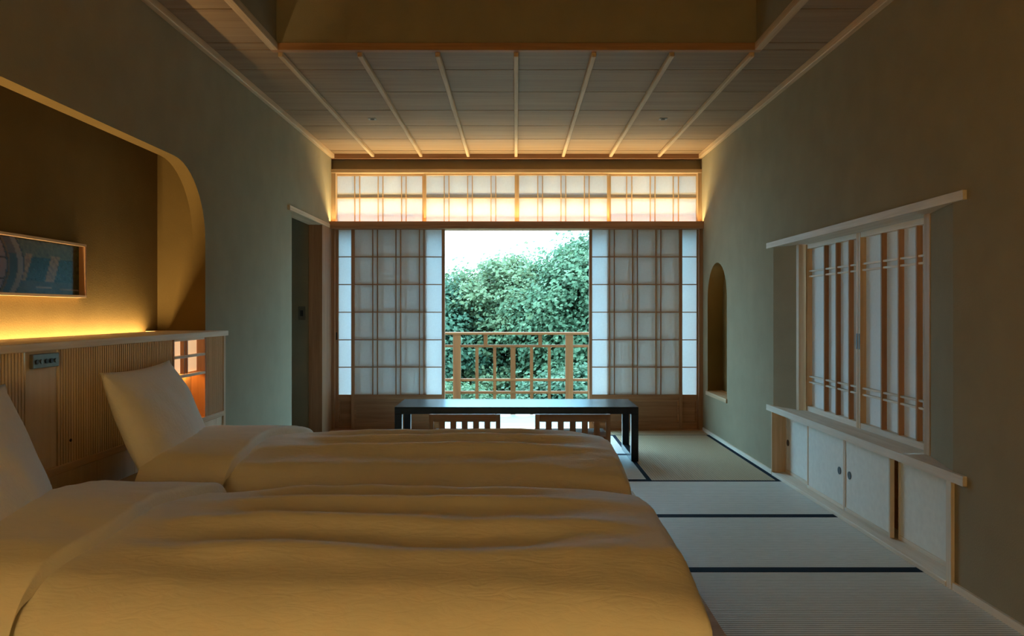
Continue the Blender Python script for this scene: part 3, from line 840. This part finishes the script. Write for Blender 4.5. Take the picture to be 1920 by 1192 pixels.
def chair(px0, px1, lab):
    Y = 5.52
    x0, x1 = PX(px0, Y), PX(px1, Y)
    c = thing('low_chair', ((x0 + x1) / 2, Y, 0), lab, 'chair', 'low slatted chairs at the table')
    zt, zb = 0.378, 0.325
    for a in (x0, x1 - 0.032):
        box('leg', (a, a + 0.032), (Y, Y + 0.035), (0.002, zt), M['cedar_z'], c, 0.003)
        box('leg', (a, a + 0.032), (Y + 0.40, Y + 0.435), (0.002, 0.19), M['cedar_z'], c, 0.003)
        box('side_rail', (a + 0.004, a + 0.028), (Y + 0.035, Y + 0.40), (0.14, 0.18), M['cedar_y'], c)
    box('back_rail', (x0 + 0.032, x1 - 0.032), (Y + 0.004, Y + 0.030), (zb, zt), M['cedar_x'], c, 0.003)
    box('lower_rail', (x0 + 0.032, x1 - 0.032), (Y + 0.004, Y + 0.030), (0.14, 0.18), M['cedar_x'], c, 0.003)
    n = 5
    gap = (x1 - x0 - 0.064 - n * 0.042) / (n + 1)
    for k in range(n):
        a = x0 + 0.032 + gap + k * (0.042 + gap)
        box('slat', (a, a + 0.042), (Y + 0.010, Y + 0.024), (0.18, zb), M['cedar_z'], c)
    box('seat', (x0 + 0.002, x1 - 0.002), (Y + 0.036, Y + 0.44), (0.19, 0.215), M['cedar_x'], c, 0.006)
chair(804, 938, 'low slatted wooden chair at the table, on the corridor side')
chair(1003.5, 1145, 'low slatted wooden chair at the table, on the arched niche side')

# added floor lantern, unseen behind the camera: warm fill light for the beds
ln = thing('floor_lantern', (-0.55, -1.15, 0), 'square paper floor lantern in a dark wooden frame', 'lamp')
lx, ly = -0.55, -1.15
box('base', (lx - 0.15, lx + 0.15), (ly - 0.15, ly + 0.15), (0.0, 0.04), M['cedar_x'], ln)
for sx in (-1, 1):
    for sy in (-1, 1):
        box('post', (lx + sx * 0.135 - 0.01, lx + sx * 0.135 + 0.01), (ly + sy * 0.135 - 0.01, ly + sy * 0.135 + 0.01), (0.04, 1.5), M['cedar_z'], ln)
for s in (-1, 1):
    box('paper_side', (lx - 0.125, lx + 0.125), (ly + s * 0.132 - 0.001, ly + s * 0.132 + 0.001), (0.5, 1.48), M['lantern'], ln)
    box('paper_side', (lx + s * 0.132 - 0.001, lx + s * 0.132 + 0.001), (ly - 0.125, ly + 0.125), (0.5, 1.48), M['lantern'], ln)
box('top_frame', (lx - 0.145, lx + 0.145), (ly - 0.145, ly + 0.145), (1.5, 1.52), M['cedar_x'], ln)

# ------------------------------------------------------------------ balcony: deck, railing, eave
dk = thing('balcony_deck', (0, 8.1, -0.1), 'pale weathered balcony deck outside the opening', 'deck', kind='structure')
y = 7.43
while y < 8.75:
    box('deck_board', (-3.2, 3.2), (y, y + 0.105), (-0.07, -0.04), M['deck'], dk, 0.003)
    y += 0.112
for x in (-2.4, 0, 2.4):
    box('joist', (x - 0.04, x + 0.04), (7.43, 8.76), (-0.2, -0.07), M['rail_y'], dk)
RY = 8.62
rl = thing('balcony_railing', (0, RY, -0.04), 'cedar balcony railing of posts, rails and balusters', 'railing')
q = lambda x: PX(820 + x / 3.507, RY)
qz = lambda yv: PZ(420 + yv / 3.507, RY)
per = q(868) - q(130)
box('top_rail', (-3.2, 3.2), (RY - 0.04, RY + 0.04), (qz(727), qz(710)), M['rail_x'], rl, 0.004)
for za, zb in ((810, 793), (1032, 1015), (1115, 1097)):
    box('rail', (-3.2, 3.2), (RY - 0.015, RY + 0.015), (qz(za), qz(zb)), M['rail_x'], rl, 0.003)
for k in (-2, -1, 0, 1, 2):
    o_ = k * per
    box('post', (q(104) + o_, q(154) + o_), (RY - 0.035, RY + 0.035), (-0.04, qz(727)), M['rail_z'], rl, 0.003)
    for a, b_ in ((250, 271), (367, 387), (481, 514), (609, 630), (726, 746)):
        box('baluster', (q(a) + o_, q(b_) + o_), (RY - 0.012, RY + 0.012), (-0.03, qz(810)), M['rail_z'], rl)
    for a, b_ in ((305, 330), (664, 688)):
        box('short_strut', (q(a) + o_, q(b_) + o_), (RY - 0.012, RY + 0.012), (qz(793), qz(727)), M['rail_z'], rl)
ev = tag(box('eave_soffit', (-3.4, 3.4), (7.46, 7.95), (2.62, 2.70), M['plank']), 'wooden eave over the balcony', 'eave', kind='structure')
tag(box('eave_beam', (-3.2, 3.2), (7.415, 7.455), (PZ(371, 7.43), PZ(361.5, 7.43)), M['rail_x']), 'outer beam crossing behind the paper transom', 'beam', kind='structure')
tag(box('roof', (-3.6, 2.1), (-1.8, 7.95), (3.25, 3.3), M['soil']), 'flat roof over the room', 'roof', kind='structure')

# ------------------------------------------------------------------ wooded slope
hill = []
NXH, NYH = 40, 26
for i in range(NXH + 1):
    for j in range(NYH + 1):
        x = -26 + 52 * i / NXH
        y = 9.6 + 34 * j / NYH
        z = -5.2 + max(0, y - 15) * 0.13 + x * 0.09 + 0.6 * noise.noise(Vector((x * 0.2, y * 0.2, 1)))
        hill.append((x, y, z))
tag(mesh('ground_slope', hill, [(i * (NYH + 1) + j, (i + 1) * (NYH + 1) + j, (i + 1) * (NYH + 1) + j + 1, i * (NYH + 1) + j + 1) for i in range(NXH) for j in range(NYH)], M['soil'], smooth=True),
    'dark undergrowth slope below the trees', 'ground', kind='structure')

def leaf_mat(name, a, b_, c):
    m, n, l, b = new_mat(name)
    tc = n.new('ShaderNodeTexCoord')
    nz = n.new('ShaderNodeTexNoise'); nz.inputs['Scale'].default_value = 2.2; nz.inputs['Detail'].default_value = 6; nz.inputs['Roughness'].default_value = 0.75
    l.new(tc.outputs['Object'], nz.inputs['Vector'])
    r = ramp(n, ((0.32, a), (0.52, b_), (0.72, c)))
    l.new(nz.outputs['Fac'], r.inputs['Fac'])
    l.new(r.outputs['Color'], b.inputs['Base Color'])
    b.inputs['Roughness'].default_value = 0.6
    b.inputs['Specular IOR Level'].default_value = 0.12
    tr = n.new('ShaderNodeBsdfTranslucent')
    l.new(r.outputs['Color'], tr.inputs['Color'])
    mx = n.new('ShaderNodeMixShader'); mx.inputs[0].default_value = 0.42
    l.new(b.outputs[0], mx.inputs[1]); l.new(tr.outputs[0], mx.inputs[2])
    l.new(mx.outputs[0], n['Material Output'].inputs['Surface'])
    return m
LEAF = [leaf_mat('broad_leaves', (0.040, 0.072, 0.034), (0.085, 0.125, 0.060), (0.150, 0.190, 0.095)),
        leaf_mat('pale_leaves', (0.060, 0.085, 0.036), (0.125, 0.145, 0.065), (0.190, 0.205, 0.100)),
        leaf_mat('deep_leaves', (0.028, 0.058, 0.030), (0.060, 0.100, 0.054), (0.115, 0.160, 0.088))]

def tree(c, rad, base_z, n_clump, per_clump, leaf, mat, label, seed):
    r = np.random.default_rng(seed)
    root = thing('broadleaf_tree', (c[0], c[1], base_z), label, 'tree', 'trees on the slope')
    # clump centres spread over the crown, most of them near its skin
    d = r.normal(size=(n_clump, 3)); d /= np.linalg.norm(d, axis=1)[:, None]
    d[:, 2] = np.where(d[:, 2] < -0.55, -d[:, 2], d[:, 2])
    rr = 0.55 + 0.45 * r.random(n_clump) ** 0.5
    cen = d * rr[:, None] * np.array(rad) * (0.92 + 0.16 * r.random((n_clump, 1)))
    cl_r = (0.22 + 0.22 * r.random(n_clump)) * min(rad) * 0.45
    N = n_clump * per_clump
    idx = np.repeat(np.arange(n_clump), per_clump)
    off = r.normal(size=(N, 3)) * np.array([0.62, 0.62, 0.36])
    pos = cen[idx] + off * cl_r[idx][:, None]
    nrm = off * 0.5 + d[idx] * 0.5 + np.array([0, -0.15, 0.75]) + r.normal(size=(N, 3)) * 0.5
    nrm /= np.linalg.norm(nrm, axis=1)[:, None]
    t = r.normal(size=(N, 3)); t -= (t * nrm).sum(1)[:, None] * nrm; t /= np.linalg.norm(t, axis=1)[:, None]
    bt = np.cross(nrm, t)
    L = leaf * (0.6 + 0.8 * r.random(N))[:, None]
    Wd = L * 0.36
    fold = nrm * (L * 0.12)
    P = np.empty((N, 4, 3))
    P[:, 0] = pos - t * L * 0.5
    P[:, 1] = pos + bt * Wd + fold
    P[:, 2] = pos + t * L * 0.5 - nrm * L * 0.1
    P[:, 3] = pos - bt * Wd + fold
    me = bpy.data.meshes.new('foliage')
    me.vertices.add(N * 4); me.vertices.foreach_set('co', P.reshape(-1))
    tri = (np.arange(N)[:, None] * 4 + np.array([0, 1, 2, 0, 2, 3])).reshape(-1)
    me.loops.add(N * 6); me.loops.foreach_set('vertex_index', tri.astype(np.int32))
    me.polygons.add(N * 2); me.polygons.foreach_set('loop_start', np.arange(0, N * 6, 3, dtype=np.int32))
    me.materials.append(mat); me.update(); me.validate()
    fo = put(bpy.data.objects.new('foliage', me), root, c)
    fo['kind'] = 'stuff'
    # trunk and limbs as tapering tubes
    def tube(name, pts, r0, r1):
        vs, fs, k = [], [], 8
        for i, p in enumerate(pts):
            rad_ = r0 + (r1 - r0) * i / (len(pts) - 1)
            for j in range(k):
                a = 2 * math.pi * j / k
                vs.append((p[0] + rad_ * math.cos(a), p[1] + rad_ * math.sin(a), p[2]))
        for i in range(len(pts) - 1):
            for j in range(k):
                fs.append((i * k + j, i * k + (j + 1) % k, (i + 1) * k + (j + 1) % k, (i + 1) * k + j))
        fs.append(tuple(range(k - 1, -1, -1)))
        mesh(name, vs, fs, M['bark'], root, smooth=True)
    top = Vector((c[0], c[1], c[2] + rad[2] * 0.5))
    b0 = Vector((c[0] + 0.2, c[1] + 0.1, base_z))
    tube('trunk', [b0.lerp(top, s) + Vector((0.12 * math.sin(4 * s + seed), 0.1 * math.cos(3 * s), 0)) for s in np.linspace(0, 1, 7)], 0.16, 0.05)
    for k in range(6):
        s = 0.35 + 0.1 * k
        st = b0.lerp(top, s)
        en = Vector(c) + Vector(cen[int(r.integers(n_clump))]) * 0.8
        en.z = max(en.z, st.z + 0.2)
        tube('limb', [st.lerp(en, w) + Vector((0, 0, 0.15 * math.sin(w * 3))) for w in np.linspace(0, 1, 5)], 0.06, 0.02)

TREES = [((1.75, 14.6, 0.30), (2.0, 1.9, 2.20), 0, 'tall broad crown rising on the arched niche side of the opening'),
         ((-0.15, 15.4, -0.15), (1.9, 1.8, 2.25), 1, 'pale rounded crown in the middle of the wooded slope'),
         ((-2.0, 15.0, -0.30), (1.8, 1.8, 2.10), 2, 'darker crown falling away towards the corridor side'),
         ((4.6, 15.6, 0.9), (2.3, 2.0, 2.6), 0, 'large crown hidden behind the arched niche side doors'),
         ((-4.6, 15.8, -1.0), (2.2, 2.0, 2.3), 1, 'wide pale crown behind the corridor side doors'),
         ((0.95, 11.9, -1.55), (1.35, 1.2, 1.75), 2, 'deep green tree close behind the railing'),
         ((-1.05, 12.1, -1.75), (1.40, 1.2, 1.70), 0, 'bright leafy tree low behind the railing'),
         ((2.9, 12.3, -1.5), (1.5, 1.3, 1.9), 1, 'pale tree beyond the railing on the arched niche side'),
         ((-3.1, 12.4, -1.8), (1.5, 1.3, 1.8), 2, 'deep green tree beyond the railing on the corridor side')]
for k, (c, rad, mi, lab) in enumerate(TREES):
    tree(c, rad, -5.0, 420, 190 if abs(c[0]) < 2.5 else 80, 0.078 if c[1] > 13 else 0.07, LEAF[mi], lab, 40 + k)
